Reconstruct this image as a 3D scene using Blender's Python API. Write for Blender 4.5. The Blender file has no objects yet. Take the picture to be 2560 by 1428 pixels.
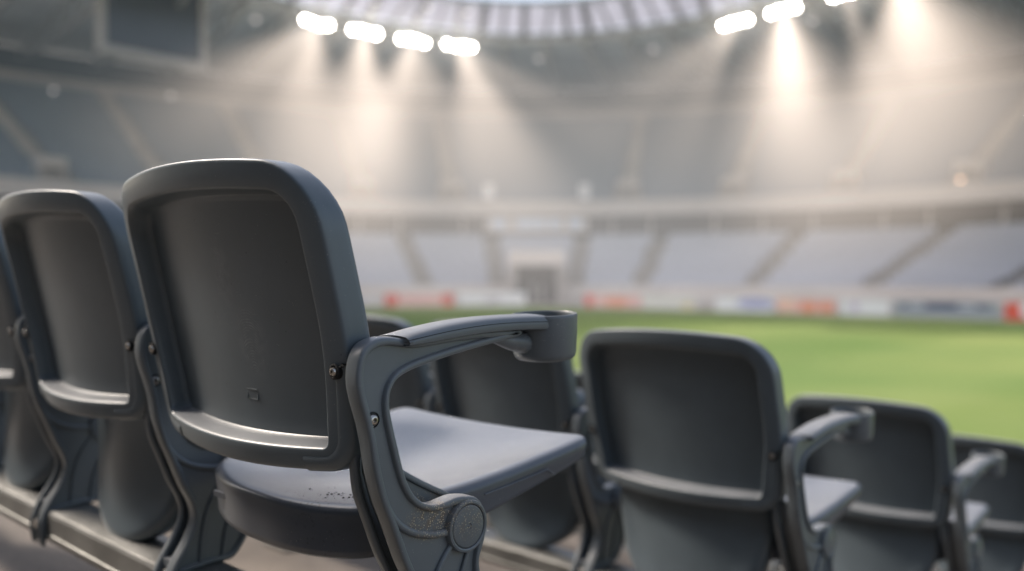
import bpy, bmesh, math, random
from mathutils import Vector, Matrix
from mathutils.geometry import tessellate_polygon
random.seed(7)
PI = math.pi
sc = bpy.context.scene
col = sc.collection

# ------------------------------------------------------------------ frame of the place
TH = math.radians(43.3)
FW = Vector((-math.sin(TH), math.cos(TH), 0))
RT = Vector((math.cos(TH), math.sin(TH), 0))
CAMZ = 2.45
def W(lat, fwd, z):
    p = RT * lat + FW * fwd
    return Vector((p.x, p.y, z))

# ------------------------------------------------------------------ helpers
def smooth(me, angle=None):
    for p in me.polygons: p.use_smooth = True
def obj(name, bm, mat, parent=None, sm=True, auto=35, recalc=True):
    if recalc: bmesh.ops.recalc_face_normals(bm, faces=bm.faces[:])
    me = bpy.data.meshes.new(name)
    bm.to_mesh(me); bm.free()
    if sm:
        smooth(me)
        try: me.set_sharp_from_angle(angle=math.radians(auto))
        except Exception: pass
    if mat: me.materials.append(mat)
    o = bpy.data.objects.new(name, me); col.objects.link(o)
    if parent: o.parent = parent
    return o
def tag(o, label=None, cat=None, group=None, kind=None):
    if label: o['label'] = label
    if cat: o['category'] = cat
    if group: o['group'] = group
    if kind: o['kind'] = kind
    return o
def empty(name, loc=(0, 0, 0), rz=0):
    o = bpy.data.objects.new(name, None); col.objects.link(o)
    o.location = loc; o.rotation_euler = (0, 0, rz); o.empty_display_size = .1
    return o
def copy_tree(o, parent=None):
    c = o.copy(); col.objects.link(c)
    if parent: c.parent = parent
    for ch in list(o.children): copy_tree(ch, c)
    return c
def box(bm, c, s, M=None):
    r = bmesh.ops.create_cube(bm, size=1.0)['verts']
    for v in r:
        v.co = Vector((v.co.x * s[0], v.co.y * s[1], v.co.z * s[2])) + Vector(c)
        if M: v.co = M @ v.co
    return r
def tube(bm, pts, r, n=10, cap=True):
    rings = []
    pts = [Vector(p) for p in pts]
    for i, p in enumerate(pts):
        t = (pts[min(i + 1, len(pts) - 1)] - pts[max(i - 1, 0)]).normalized()
        a = Vector((0, 0, 1)) if abs(t.z) < .9 else Vector((1, 0, 0))
        u = t.cross(a).normalized(); w = t.cross(u)
        rr = r[i] if isinstance(r, (list, tuple)) else r
        rings.append([bm.verts.new(p + (u * math.cos(k * 2 * PI / n) + w * math.sin(k * 2 * PI / n)) * rr) for k in range(n)])
    for a, b in zip(rings, rings[1:]):
        for k in range(n): bm.faces.new((a[k], a[(k + 1) % n], b[(k + 1) % n], b[k]))
    if cap: bm.faces.new(rings[0]); bm.faces.new(rings[-1])
def lathe(bm, prof, axis_o, ax, n=32):
    """prof: (radius, height along ax) pairs"""
    ax = Vector(ax).normalized(); a = Vector((0, 0, 1)) if abs(ax.z) < .9 else Vector((1, 0, 0))
    u = ax.cross(a).normalized(); w = ax.cross(u); o = Vector(axis_o)
    rings = []
    for r, h in prof:
        if r < 1e-6: rings.append([bm.verts.new(o + ax * h)])
        else: rings.append([bm.verts.new(o + ax * h + (u * math.cos(k * 2 * PI / n) + w * math.sin(k * 2 * PI / n)) * r) for k in range(n)])
    for a, b in zip(rings, rings[1:]):
        for k in range(n):
            q = (k + 1) % n
            if len(a) == 1: bm.faces.new((a[0], b[q], b[k]))
            elif len(b) == 1: bm.faces.new((a[k], a[q], b[0]))
            else: bm.faces.new((a[k], a[q], b[q], b[k]))
def rpoly(pts, n=96):
    """pts: (x, y, radius) polygon -> n points evenly spread along the rounded outline"""
    out = []; m = len(pts)
    for i in range(m):
        p0 = Vector(pts[i - 1][:2]); p1 = Vector(pts[i][:2]); p2 = Vector(pts[(i + 1) % m][:2]); r = pts[i][2]
        a = (p0 - p1).normalized(); b = (p2 - p1).normalized()
        ang = math.acos(max(-1, min(1, a.dot(b))))
        if r < 1e-5 or ang > PI - .01: out.append(p1); continue
        L = r / math.tan(ang / 2); L = min(L, (p0 - p1).length * .5, (p2 - p1).length * .5); r = L * math.tan(ang / 2)
        c = p1 + (a + b).normalized() * (r / math.sin(ang / 2))
        s = p1 + a * L - c; e = p1 + b * L - c
        a0 = math.atan2(s.y, s.x); a1 = math.atan2(e.y, e.x); d = a1 - a0
        while d > PI: d -= 2 * PI
        while d < -PI: d += 2 * PI
        for k in range(13): out.append(c + Vector((math.cos(a0 + d * k / 12), math.sin(a0 + d * k / 12))) * r)
    return resample(out, n)
def resample(out, n):
    L = [0]
    for i in range(len(out)): L.append(L[-1] + (out[(i + 1) % len(out)] - out[i]).length)
    T = L[-1]; res = []; j = 0
    for k in range(n):
        s = T * k / n
        while L[j + 1] < s: j += 1
        f = (s - L[j]) / max(1e-9, L[j + 1] - L[j])
        res.append(out[j].lerp(out[(j + 1) % len(out)], f))
    return res
def inset(loop, d):
    """inward normal offset of a closed loop"""
    n = len(loop); area = sum(loop[i].x * loop[(i + 1) % n].y - loop[(i + 1) % n].x * loop[i].y for i in range(n))
    s = 1 if area > 0 else -1; res = []
    for i in range(n):
        t = (loop[(i + 1) % n] - loop[i - 1]).normalized()
        res.append(loop[i] + Vector((-t.y, t.x)) * d * s)
    return res
def scaled(loop, f, c=None):
    if c is None: c = sum(loop, Vector((0, 0))) / len(loop)
    return [c + (p - c) * f for p in loop]
def loft(bm, loops, close_first=False, close_last=False):
    rings = [[bm.verts.new(p) for p in L] for L in loops]
    n = len(rings[0])
    for a, b in zip(rings, rings[1:]):
        for k in range(n): bm.faces.new((a[k], a[(k + 1) % n], b[(k + 1) % n], b[k]))
    for flag, R in ((close_first, rings[0]), (close_last, rings[-1])):
        if flag:
            c = bm.verts.new(sum((v.co for v in R), Vector()) / n)
            for k in range(n): bm.faces.new((R[k], R[(k + 1) % n], c))

# ------------------------------------------------------------------ materials
class NT:
    def __init__(s, name):
        s.m = bpy.data.materials.new(name); s.m.use_nodes = True
        s.t = s.m.node_tree; s.t.nodes.clear(); s.out = s.n('ShaderNodeOutputMaterial')
    def n(s, typ, **kw):
        nd = s.t.nodes.new(typ)
        for k, v in kw.items():
            if k.startswith('_'): setattr(nd, k[1:], v)
            else: nd.inputs[k.replace('__', ' ')].default_value = v
        return nd
    def l(s, a, b): s.t.links.new(a, b)
    def math(s, op, a, b=None, clamp=False):
        nd = s.n('ShaderNodeMath', _operation=op, _use_clamp=clamp)
        for i, v in enumerate((a, b)):
            if v is None: continue
            if isinstance(v, (int, float)): nd.inputs[i].default_value = v
            else: s.l(v, nd.inputs[i])
        return nd.outputs[0]
    def ramp(s, fac, pts):
        r = s.n('ShaderNodeValToRGB'); s.l(fac, r.inputs[0])
        e = r.color_ramp.elements
        while len(e) < len(pts): e.new(.5)
        for i, (p, c) in enumerate(pts):
            e[i].position = p; e[i].color = (c, c, c, 1) if isinstance(c, (int, float)) else (*c, 1)
        return r.outputs[0]
    def mix(s, f, a, b):
        nd = s.n('ShaderNodeMix', _data_type='RGBA')
        for i, v in ((0, f), (6, a), (7, b)):
            if isinstance(v, (int, float)): nd.inputs[i].default_value = v
            elif isinstance(v, tuple): nd.inputs[i].default_value = (*v, 1)
            else: s.l(v, nd.inputs[i])
        return nd.outputs[2]
def simple(name, c, rough=.6, var=.15, scale=8, metal=0, bump=0, bscale=60, spec=.5):
    N = NT(name); p = N.n('ShaderNodeBsdfPrincipled', Roughness=rough, Metallic=metal)
    p.inputs['Specular IOR Level'].default_value = spec
    tc = N.n('ShaderNodeTexCoord'); no = N.n('ShaderNodeTexNoise', Scale=scale, Detail=5)
    N.l(tc.outputs['Object'], no.inputs['Vector'])
    a = tuple(x * (1 - var) for x in c); b = tuple(min(1, x * (1 + var)) for x in c)
    N.l(N.ramp(no.outputs[0], [(.3, a), (.7, b)]), p.inputs['Base Color'])
    if bump:
        n2 = N.n('ShaderNodeTexNoise', Scale=bscale, Detail=4); N.l(tc.outputs['Object'], n2.inputs['Vector'])
        bp = N.n('ShaderNodeBump', Strength=bump, Distance=.01); N.l(n2.outputs[0], bp.inputs['Height']); N.l(bp.outputs[0], p.inputs['Normal'])
    N.l(p.outputs[0], N.out.inputs[0]); return N.m
def emit(name, c, s):
    N = NT(name); e = N.n('ShaderNodeEmission', Strength=s); e.inputs[0].default_value = (*c, 1)
    N.l(e.outputs[0], N.out.inputs[0]); N.m.cycles.emission_sampling = 'NONE'; return N.m

def blob(N, O, c, s):
    """soft ellipsoid mask around object-space point c with half sizes s"""
    mp = N.n('ShaderNodeMapping', _vector_type='TEXTURE'); mp.inputs['Location'].default_value = c; mp.inputs['Scale'].default_value = s
    N.l(O, mp.inputs['Vector'])
    ln = N.n('ShaderNodeVectorMath', _operation='LENGTH'); N.l(mp.outputs[0], ln.inputs[0])
    return N.ramp(ln.outputs['Value'], [(.45, 1.0), (1.0, 0.0)])
def specks(N, O, scale, thr, seedoff=0):
    v = N.n('ShaderNodeTexVoronoi', Scale=scale); 
    mp = N.n('ShaderNodeMapping'); mp.inputs['Location'].default_value = (seedoff,) * 3; N.l(O, mp.inputs['Vector']); N.l(mp.outputs[0], v.inputs['Vector'])
    return N.ramp(v.outputs['Distance'], [(thr * .7, 1.0), (thr, 0.0)])

def plastic(name, base=(.098, .124, .142), rough=.34, extra=None, dust_sheen=(.26, .255, .265)):
    """moulded grey plastic: fine grain, faint smears, dust and painted sky sheen on what faces up"""
    N = NT(name); p = N.n('ShaderNodeBsdfPrincipled')
    p.inputs['Specular IOR Level'].default_value = .55
    tc = N.n('ShaderNodeTexCoord'); O = tc.outputs['Object']
    big = N.n('ShaderNodeTexNoise', Scale=5, Detail=6, Roughness=.65); N.l(O, big.inputs['Vector'])
    mp = N.n('ShaderNodeMapping'); mp.inputs['Scale'].default_value = (60, 60, 6); N.l(O, mp.inputs['Vector'])
    st = N.n('ShaderNodeTexNoise', Scale=1, Detail=4); N.l(mp.outputs[0], st.inputs['Vector'])
    grain = N.n('ShaderNodeTexNoise', Scale=900, Detail=2); N.l(O, grain.inputs['Vector'])
    c1 = N.ramp(big.outputs[0], [(.3, tuple(x * .88 for x in base)), (.7, tuple(x * 1.14 for x in base))])
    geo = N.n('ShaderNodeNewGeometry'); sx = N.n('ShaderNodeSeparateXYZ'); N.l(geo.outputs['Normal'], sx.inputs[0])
    up = N.math('MULTIPLY', N.ramp(sx.outputs[2], [(.35, 0.0), (.95, 1.0)]), N.ramp(big.outputs[0], [(.35, .35), (.75, .65)]))  # upward faces paled for dust and for reflected sky
    colr = N.mix(up, c1, dust_sheen)
    rg = N.math('ADD', N.math('MULTIPLY', big.outputs[0], .16), rough - .08)
    rg = N.math('ADD', rg, N.math('MULTIPLY', st.outputs[0], .06))
    # pale scuffs on outward edges
    bev = N.ramp(geo.outputs['Pointiness'], [(.53, 0.0), (.60, 1.0)])
    sn = N.n('ShaderNodeTexNoise', Scale=38, Detail=5, Roughness=.7); N.l(O, sn.inputs['Vector'])
    scf = N.math('MULTIPLY', bev, N.ramp(sn.outputs[0], [(.5, 0.0), (.68, .5)]))
    colr = N.mix(scf, colr, (.22, .22, .22))
    hgt = N.math('MULTIPLY', grain.outputs[0], .5)
    ms = N.n('ShaderNodeMapping'); ms.inputs['Scale'].default_value = (40, 40, 420); ms.inputs['Rotation'].default_value = (.5, 1.1, .3); N.l(O, ms.inputs['Vector'])
    sc1 = N.n('ShaderNodeTexNoise', Scale=1, Detail=2); N.l(ms.outputs[0], sc1.inputs['Vector'])
    scr = N.math('MULTIPLY', N.ramp(sc1.outputs[0], [(.70, 0.0), (.75, 1.0)]), N.ramp(big.outputs[0], [(.5, 0.0), (.68, .22)]))
    dst = N.math('MULTIPLY', specks(N, O, 210, .12, 7.7), N.ramp(sn.outputs[0], [(.5, 0.0), (.62, .6)]))
    wear = N.math('MAXIMUM', scr, dst); colr = N.mix(wear, colr, (.40, .40, .39)); rg = N.math('ADD', rg, N.math('MULTIPLY', wear, .2))
    if extra: colr, rg, hgt = extra(N, O, colr, rg, hgt)
    bp = N.n('ShaderNodeBump', Strength=.18, Distance=.0006); N.l(hgt, bp.inputs['Height'])
    N.l(colr, p.inputs['Base Color']); N.l(rg, p.inputs['Roughness']); N.l(bp.outputs[0], p.inputs['Normal'])
    N.l(p.outputs[0], N.out.inputs[0]); return N.m
HS = .56          # height of the back screws above the tread
def fingerprints(N, O, colr, rg, hgt):
    tot = None
    for (c, s, loc, sc_) in (((.012, 0, HS + .100), (.022, .2, .050), (-.012, 0, HS + .062), 620), ((.048, 0, HS + .018), (.034, .2, .050), (.045, 0, HS - .035), 600)):
        mk = blob(N, O, c, s)
        mp = N.n('ShaderNodeMapping'); mp.inputs['Location'].default_value = tuple(-x for x in loc); N.l(O, mp.inputs['Vector'])
        mp2 = N.n('ShaderNodeMapping'); mp2.inputs['Scale'].default_value = (1.5, 0, .8); N.l(mp.outputs[0], mp2.inputs['Vector'])
        wv = N.n('ShaderNodeTexWave', _wave_type='RINGS', _rings_direction='SPHERICAL', Scale=sc_ * .19, Distortion=4, Detail=1, Detail__Scale=.5)
        N.l(mp2.outputs[0], wv.inputs['Vector'])
        br = N.n('ShaderNodeTexNoise', Scale=90, Detail=3); N.l(O, br.inputs['Vector'])
        m = N.math('MULTIPLY', N.math('MULTIPLY', mk, N.ramp(wv.outputs[1] if len(wv.outputs) > 1 else wv.outputs[0], [(.55, 0.0), (.8, 1.0)])), N.ramp(br.outputs[0], [(.38, 0.0), (.6, 1.0)]))
        tot = m if tot is None else N.math('MAXIMUM', tot, m)
    colr = N.mix(N.math('MULTIPLY', tot, .38), colr, (.34, .35, .35))
    rg = N.math('ADD', rg, N.math('MULTIPLY', tot, .15))
    sp = N.math('MULTIPLY', specks(N, O, 45, .05), .5)
    colr = N.mix(sp, colr, (.02, .02, .02))
    return colr, rg, hgt
def hub_dirt(N, O, colr, rg, hgt):
    mk = N.math('MAXIMUM', blob(N, O, (.25, .098, HS - .172), (.2, .042, .026)), N.math('MULTIPLY', blob(N, O, (.25, .145, HS - .175), (.2, .034, .034)), .55))
    cl = N.n('ShaderNodeTexNoise', Scale=130, Detail=3); N.l(O, cl.inputs['Vector'])
    soft = N.math('MULTIPLY', mk, N.ramp(cl.outputs[0], [(.4, .15), (.65, .75)]))
    colr = N.mix(soft, colr, (.16, .115, .07))
    sp = N.math('MULTIPLY', N.math('MULTIPLY', specks(N, O, 430, .34), mk), N.ramp(cl.outputs[0], [(.38, .2), (.5, 1.0)]))
    colr = N.mix(sp, colr, (.62, .52, .36))
    return colr, N.math('ADD', rg, N.math('MULTIPLY', mk, .2)), N.math('ADD', hgt, sp)
def seat_dirt(N, O, colr, rg, hgt):
    cl = N.n('ShaderNodeTexNoise', Scale=110, Detail=3); N.l(O, cl.inputs['Vector'])
    mk = blob(N, O, (.070, .070, HS - .165), (.085, .04, .3))
    sp = N.math('MULTIPLY', N.math('MULTIPLY', specks(N, O, 170, .36, 3.1), mk), N.ramp(cl.outputs[0], [(.44, 0.0), (.50, 1.0)]))
    colr = N.mix(sp, colr, (.012, .009, .007))
    return colr, rg, hgt
M = {}
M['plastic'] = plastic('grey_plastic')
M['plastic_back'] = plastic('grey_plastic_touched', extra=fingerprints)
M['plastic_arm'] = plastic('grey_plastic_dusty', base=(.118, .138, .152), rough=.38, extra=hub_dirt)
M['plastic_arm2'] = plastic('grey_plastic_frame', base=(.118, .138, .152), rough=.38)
M['plastic_seat'] = plastic('blue_grey_plastic_specked', base=(.072, .084, .104), rough=.30, dust_sheen=(.25, .26, .285), extra=seat_dirt)
M['plastic_seat2'] = plastic('blue_grey_plastic', base=(.072, .084, .104), rough=.30, dust_sheen=(.25, .26, .285))
M['steel'] = simple('stainless_steel', (.45, .42, .38), rough=.28, metal=1, scale=200, var=.2)
M['hole'] = simple('dark_recess', (.012, .013, .014), rough=.8)
M['beam'] = simple('galvanised_beam', (.20, .20, .19), rough=.42, metal=.55, var=.25, scale=14, bump=.15, bscale=200)

# ------------------------------------------------------------------ the seat
NB = 112
BACK = [(-.212, -.113, .040), (.208, -.113, .040), (.229, .02, .5), (.226, .213, .066), (-.226, .213, .070), (-.231, .02, .5)]
def back_y(x, z):
    return -.033 * (1 - (x / .22) ** 2) - .215 * z - .10 * z * z
def bmap(p, d, ledge=0, rimin=0):
    z = p.y
    if z > 0: zc = z + .012 * (1 - (p.x / .2) ** 2) * min(1, z / .2)
    else: zc = z - .012 * (1 - (p.x / .2) ** 2) * min(1, -z / .12)
    if rimin:
        t = max(0, min(1, (-.035 - z) / .05)); zc += (.0022 * ledge - .0065) * rimin * t * t * (3 - 2 * t)
    return Vector((p.x, back_y(p.x, z) + d, zc + HS))
def make_back(mat, parent, name='backrest'):
    L0 = rpoly(BACK, NB)
    bm = bmesh.new(); loops = []
    P0 = inset(L0, .0365)
    for f in (.12, .3, .5, .7, .86, .955): loops.append([bmap(p, .030, 1, 1) for p in scaled(P0, f)])
    loops.append([bmap(p, .0297, 1, 1) for p in P0])
    loops.append([bmap(p, .0275, .93, 1) for p in inset(L0, .0350)])
    for ins, d in ((.0338, .020), (.0322, .009), (.0314, .0045), (.0304, .0016), (.0292, .0003), (.0280, 0), (.018, -.0004), (.0048, 0), (.0028, .0004), (.0014, .0012), (.0005, .0024), (0, .0045), (0, .010), (0, .018), (0, .028), (.0008, .033), (.003, .0365), (.007, .039), (.02, .040), (.03, .0405)):
        loops.append([bmap(p, d, max(0, d / .030), 1 if ins > .0279 else (.4 if ins > .017 else 0)) for p in inset(L0, ins)])
    for f in (.93, .7, .4, .15): loops.append([bmap(p, .042) for p in scaled(P0, f)])
    loft(bm, loops, True, True)
    return obj(name, bm, mat, parent, auto=50)
def make_brackets(mat, parent):
    """the moulded cheek that wraps each lower corner of the back and takes the screw"""
    L0 = rpoly(BACK, 240)
    for s in (-1, 1):
        bm = bmesh.new()
        idx = [p for p in L0 if p.x * s > .14 and p.y < .006]
        idx.sort(key=lambda p: (-p.y if True else 0))
        idx.sort(key=lambda p: math.atan2(p.y + .03, p.x * s))
        idx = idx[::-1]
        full = inset(L0, 0)
        prof = [(.0150, .0014), (.0150, -.0010), (.012, -.0022), (.006, -.0014), (.0010, .0005), (-.0016, .004), (-.0024, .010), (-.0024, .030), (.0005, .034), (.006, .036)]
        rows = []
        loopset = [inset(L0, a) for a, _ in prof]
        ids = [L0.index(p) for p in idx]
        for i in ids: rows.append([bm.verts.new(bmap(loopset[j][i], prof[j][1])) for j in range(len(prof))])
        for a, b in zip(rows, rows[1:]):
            for j in range(len(prof) - 1): bm.faces.new((a[j], a[j + 1], b[j + 1], b[j]))
        br = obj('back_bracket', bm, mat, parent, auto=40)
        bm = bmesh.new(); x_ = s * .2115
        path = [Vector((x_ + s * q_, back_y(x_, 0) - .0008, HS + q_ * .15)) for q_ in (.006, .010, .014)]
        path += [bmap(loopset[j][ids[0] if abs(L0[ids[0]].y) < abs(L0[ids[-1]].y) else ids[-1]], prof[j][1]) for j in range(3, 8)]
        tube(bm, path, .0011, 6); obj('seam', bm, M['hole'], br)
        # screw in its dark socket
        x = s * .2115; y = back_y(x, 0) - .0004
        bm = bmesh.new(); lathe(bm, [(.0085, -.0028), (.0085, .0030), (.0068, .0036), (.0064, .0026), (0, .0024)], (x, y, HS - .004), (0, -1, 0), 24)
        so = obj('screw_socket', bm, M['hole'], br)
        bm = bmesh.new(); lathe(bm, [(.0048, .0005), (.0048, .0040), (.0038, .0056), (.0022, .0062), (.0018, .0062), (.0016, .0042), (0, .0042)], (x, y, HS - .004), (0, -1, 0), 20)
        obj('screw', bm, M['steel'], br)
SEAT = [(-.208, .440, .026), (-.214, .19, .3), (-.190, .066, .075), (-.07, .028, .3), (.07, .028, .3), (.190, .066, .075), (.214, .19, .3), (.208, .440, .026)]
def seat_z(x, y):
    t = (y - .03) / .40
    z = -.162 + .010 * t + .024 * t * t
    w = max(0, 1 - (x / .2) ** 2)
    return z - .018 * w * math.sin(max(0, min(1, t)) * PI) ** .7 - .006 * w
def seat_thick(y):
    t = max(0, min(1, (y - .03) / .40)); return .066 - .037 * t
def make_seat(mat, parent):
    L0 = rpoly(SEAT, 120); bm = bmesh.new(); loops = []
    def q(p, drop, o=0): return Vector((p.x, p.y, seat_z(p.x, p.y) - drop + HS))
    c = Vector((0, .23))
    for f in (.1, .3, .5, .7, .85): loops.append([q(p, 0) for p in scaled(inset(L0, .018), f, c)])
    for ins, d in ((.018, 0), (.012, .0006), (.007, .002), (.003, .0048), (.0008, .0085), (0, .013)):
        loops.append([q(p, d) for p in inset(L0, ins)])
    for f in (.5, .8, .95): loops.append([q(p, .013 + (seat_thick(p.y) - .013) * f) for p in inset(L0, .001 + .004 * f)])
    loops.append([q(p, seat_thick(p.y)) for p in inset(L0, .008)])
    for ins in (.012, ): loops.append([q(p, seat_thick(p.y) - .001) for p in inset(L0, ins)])
    for f in (.8, .5, .2): loops.append([q(p, .02 + seat_thick(p.y) * .35) for p in scaled(inset(L0, .02), f, c)])
    loft(bm, loops, True, True)
    s = obj('seat', bm, mat, parent, auto=60)
    # moulded line along the skirt, and the plug near the rear corner
    bm = bmesh.new(); pts = []
    for k in range(26):
        y = .215 + .135 * k / 25; pts.append((.2138 - .004 * ((y - .19) / .235), y, HS + seat_z(.21, y) - .020 - .004 * (k > 22) * (k - 22)))
    tube(bm, pts, .0009, 6); obj('mould_rib', bm, mat, s)
    bm = bmesh.new(); box(bm, (-.112, .0405, HS - .196), (.030, .004, .007), None)
    bmesh.ops.bevel(bm, geom=bm.edges[:], offset=.0012, segments=2)
    obj('mould_plug', bm, mat, s)
    return s
SHELL = [(-.175, .06, .02), (-.182, -.17, .2), (-.150, -.290, .12), (-.05, -.345, .3), (.05, -.345, .3), (.150, -.290, .12), (.182, -.17, .2), (.175, .06, .02)]
def make_shell(mat, parent, name, off=0):
    L0 = rpoly(SHELL, 110); bm = bmesh.new(); loops = []
    def q(p, d): 
        y = .112 - .040 * (1 - (p.x / .2) ** 2) - .55 * min(0, p.y + .19) ** 2 - .10 * (p.y + .12) * (p.y > -.12)
        return Vector((p.x, y + d + off, p.y + HS))
    for f in (.15, .4, .65, .85): loops.append([q(p, .004) for p in scaled(inset(L0, .03), f)])
    for ins, d in ((.03, .003), (.02, 0), (.008, .001), (.002, .006), (0, .012), (0, .035), (.004, .040)): loops.append([q(p, d) for p in inset(L0, ins)])
    for f in (.9, .5, .2): loops.append([q(p, .04) for p in scaled(inset(L0, .01), f)])
    loft(bm, loops, True, True)
    return obj(name, bm, mat, parent, auto=60)

FRAME = [(.240, .0300), (.18, .0320), (.12, .0300), (.085, .0270), (.065, .0265), (.050, .0300), (.036, .0320), (.022, .0315), (.009, .0275), (-.001, .0180), (-.0055, .004), (-.0065, -.013), (-.002, -.033), (.005, -.054),
         (.011, -.078), (.016, -.106), (.026, -.140), (.039, -.170), (.055, -.210), (.070, -.240), (.074, -.264), (.063, -.291), (.044, -.320), (.033, -.345), (.030, -.372), (.031, -.395),
         (.0395, -.398), (.0395, -.345), (.100, -.334), (.132, -.334), (.150, -.318), (.166, -.288), (.170, -.255), (.167, -.232), (.176, -.210), (.1785, -.190), (.174, -.172), (.164, -.160), (.150, -.1555), (.134, -.1535), (.119, -.1550), (.105, -.1565),
         (.089, -.1535), (.075, -.145), (.064, -.132), (.055, -.112), (.047, -.085), (.039, -.056), (.0355, -.038), (.038, -.023), (.046, -.013), (.062, -.006), (.083, -.001), (.125, .007), (.178, .015), (.232, .0225)]
def catmull(P, n):
    out = []; m = len(P)
    for i in range(m):
        p0, p1, p2, p3 = (Vector(P[(i + k - 1) % m]) for k in range(4))
        for k in range(6):
            t = k / 6
            out.append(.5 * ((2 * p1) + (p2 - p0) * t + (2 * p0 - 5 * p1 + 4 * p2 - p3) * t * t + (3 * p1 - p0 - 3 * p2 + p3) * t ** 3))
    return resample(out, n)
SX = .242          # the frame stands half a seat pitch to the side
T2 = .0115
LEG = [(.0245, -.090), (.0235, -.110), (.0275, -.140), (.039, -.170), (.055, -.210), (.070, -.240), (.074, -.264), (.063, -.291), (.044, -.320), (.033, -.345), (.030, -.372), (.031, -.395),
       (.0395, -.398), (.0395, -.345), (.100, -.334), (.132, -.334), (.150, -.318), (.166, -.288), (.170, -.255), (.167, -.232), (.176, -.210), (.1785, -.190), (.174, -.172), (.160, -.160), (.140, -.150), (.112, -.135), (.08, -.115), (.060, -.100), (.050, -.088), (.036, -.082)]
def plate(bm, L0, xc, t, rim, web, both=True):
    """flat moulding with a raised, rounded rim all along its outline"""
    n = len(L0); cache = {0: L0}
    def ins(d):
        if d not in cache:
            L = L0; k = int(math.ceil(d / .0008))
            for _ in range(k):
                L = inset(L, d / k); L = [(L[i - 1] + L[i] * 2 + L[(i + 1) % n]) / 4 for i in range(n)]
            cache[d] = L
        return cache[d]
    half = [(rim + .0012, t - web - .002), (rim + .0006, t - web), (rim, t - web * .35), (rim - .0009, t - .0006), (rim - .0022, t), (.0030, t), (.0014, t - .0007), (.0004, t - .0020), (0, t - .0040)]
    seq = half + [(d, -x) for d, x in reversed(half)]
    rings = [[bm.verts.new((xc + x, p.x, p.y + HS)) for p in ins(d)] for d, x in seq]
    for a, b in zip(rings, rings[1:]):
        for k in range(n): bm.faces.new((a[k], a[(k + 1) % n], b[(k + 1) % n], b[k]))
    W_ = inset(L0, .0012)
    tris = tessellate_polygon([[Vector((p.x, p.y, 0)) for p in W_]])
    for s in (1, -1):
        vs = [bm.verts.new((xc + s * (t - web), p.x, p.y + HS)) for p in W_]
        for tr in tris: 
            try: bm.faces.new([vs[i] for i in (tr if s > 0 else tr[::-1])])
            except ValueError: pass
def make_frame(mat, parent):
    bm = bmesh.new()
    plate(bm, catmull(FRAME, 340), SX, T2, .0080, .0055)
    for s in (1, -1):
        x = SX + s * (T2 - .0042)
        for pts, r in (([(.010, -.055), (.0155, -.080), (.0205, -.106), (.0275, -.132), (.0375, -.153), (.052, -.170), (.072, -.182), (.097, -.189), (.120, -.191)], .0042),
                       ([(.126, -.206), (.110, -.224), (.098, -.245), (.088, -.28), (.083, -.33), (.082, -.368)], .0034),
                       ([(.152, -.216), (.140, -.245), (.128, -.275), (.120, -.31), (.116, -.35)], .0028)):
            P = catmull_open([Vector((y, z)) for y, z in pts], 6)
            tube(bm, [(x, p.x, p.y + HS) for p in P], r, 12)
        lathe(bm, [(.0300, -.010), (.0300, .0035), (.0290, .0052), (.0268, .0058), (.0252, .0050), (.0248, .0010), (0, .0010)], (SX + s * (T2 - .003), .147, HS - .189), (s, 0, 0), 48)
    fr = obj('side_frame', bm, mat, parent, auto=40, recalc=False)
    # inner plate of the leg, a hand's breadth of dark gap behind the outer one
    bm = bmesh.new(); plate(bm, catmull(LEG, 220), SX - .040, .0065, .0075, .004)
    lathe(bm, [(.024, 0), (.024, .04)], (SX - .040, .147, HS - .189), (1, 0, 0), 32)
    box(bm, (SX - .022, .080, HS - .327), (.046, .07, .012))
    W2 = [Vector(v) for v in ((.034, -.095), (.034, -.115), (.045, -.150), (.058, -.178), (.075, -.215), (.090, -.245), (.093, -.268), (.082, -.300), (.062, -.330))]
    va = [[bm.verts.new((SX + x, p.x, p.y + HS)) for p in W2] for x in (-.036, -.008)]
    for i in range(len(W2) - 1): bm.faces.new((va[0][i], va[0][i + 1], va[1][i + 1], va[1][i]))
    obj('inner_leg', bm, mat, fr, auto=40, recalc=False)
    bm = bmesh.new(); lathe(bm, [(.0, .0), (.008, .0), (.0085, -.004), (.0085, -.03)], (SX - .021, .030, HS - .362), (0, -1, 0), 16)
    obj('foot_bolt', bm, M['steel'], fr)
    for s in (1, -1):
        bm = bmesh.new()
        lathe(bm, [(.0243, -.002), (.0243, .0042), (.0236, .0050), (.0225, .0053), (.0040, .0058), (.0036, .0050), (.0012, .0048), (0, .0062)], (SX + s * (T2 - .003), .147, HS - .189), (s, 0, 0), 48)
        obj('hinge_cap', bm, mat, fr)
        bm = bmesh.new()
        lathe(bm, [(.0086, -.0066), (.0086, -.0024), (.0074, -.0016), (.0070, -.005), (0, -.005)], (SX + s * (T2 - .0022), .0165, HS - .053), (s, 0, 0), 28)
        b = obj('bolt_socket', bm, M['hole'], fr)
        bm = bmesh.new()
        lathe(bm, [(.0066, -.006), (.0066, -.003), (.0060, -.0012), (.0046, .0004), (.0030, .0010), (.0026, .0010), (.0024, -.0022), (0, -.0022)], (SX + s * (T2 - .0022), .0165, HS - .053), (s, 0, 0), 28)
        obj('bolt', bm, M['steel'], b)
    return fr
def catmull_open(P, k):
    out = []; m = len(P)
    for i in range(m - 1):
        p0 = P[max(i - 1, 0)]; p1 = P[i]; p2 = P[i + 1]; p3 = P[min(i + 2, m - 1)]
        for j in range(k):
            t = j / k; out.append(.5 * ((2 * p1) + (p2 - p0) * t + (2 * p0 - 5 * p1 + 4 * p2 - p3) * t * t + (3 * p1 - p0 - 3 * p2 + p3) * t ** 3))
    out.append(P[-1]); return out
CUP = (SX - .008, .300)
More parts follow.
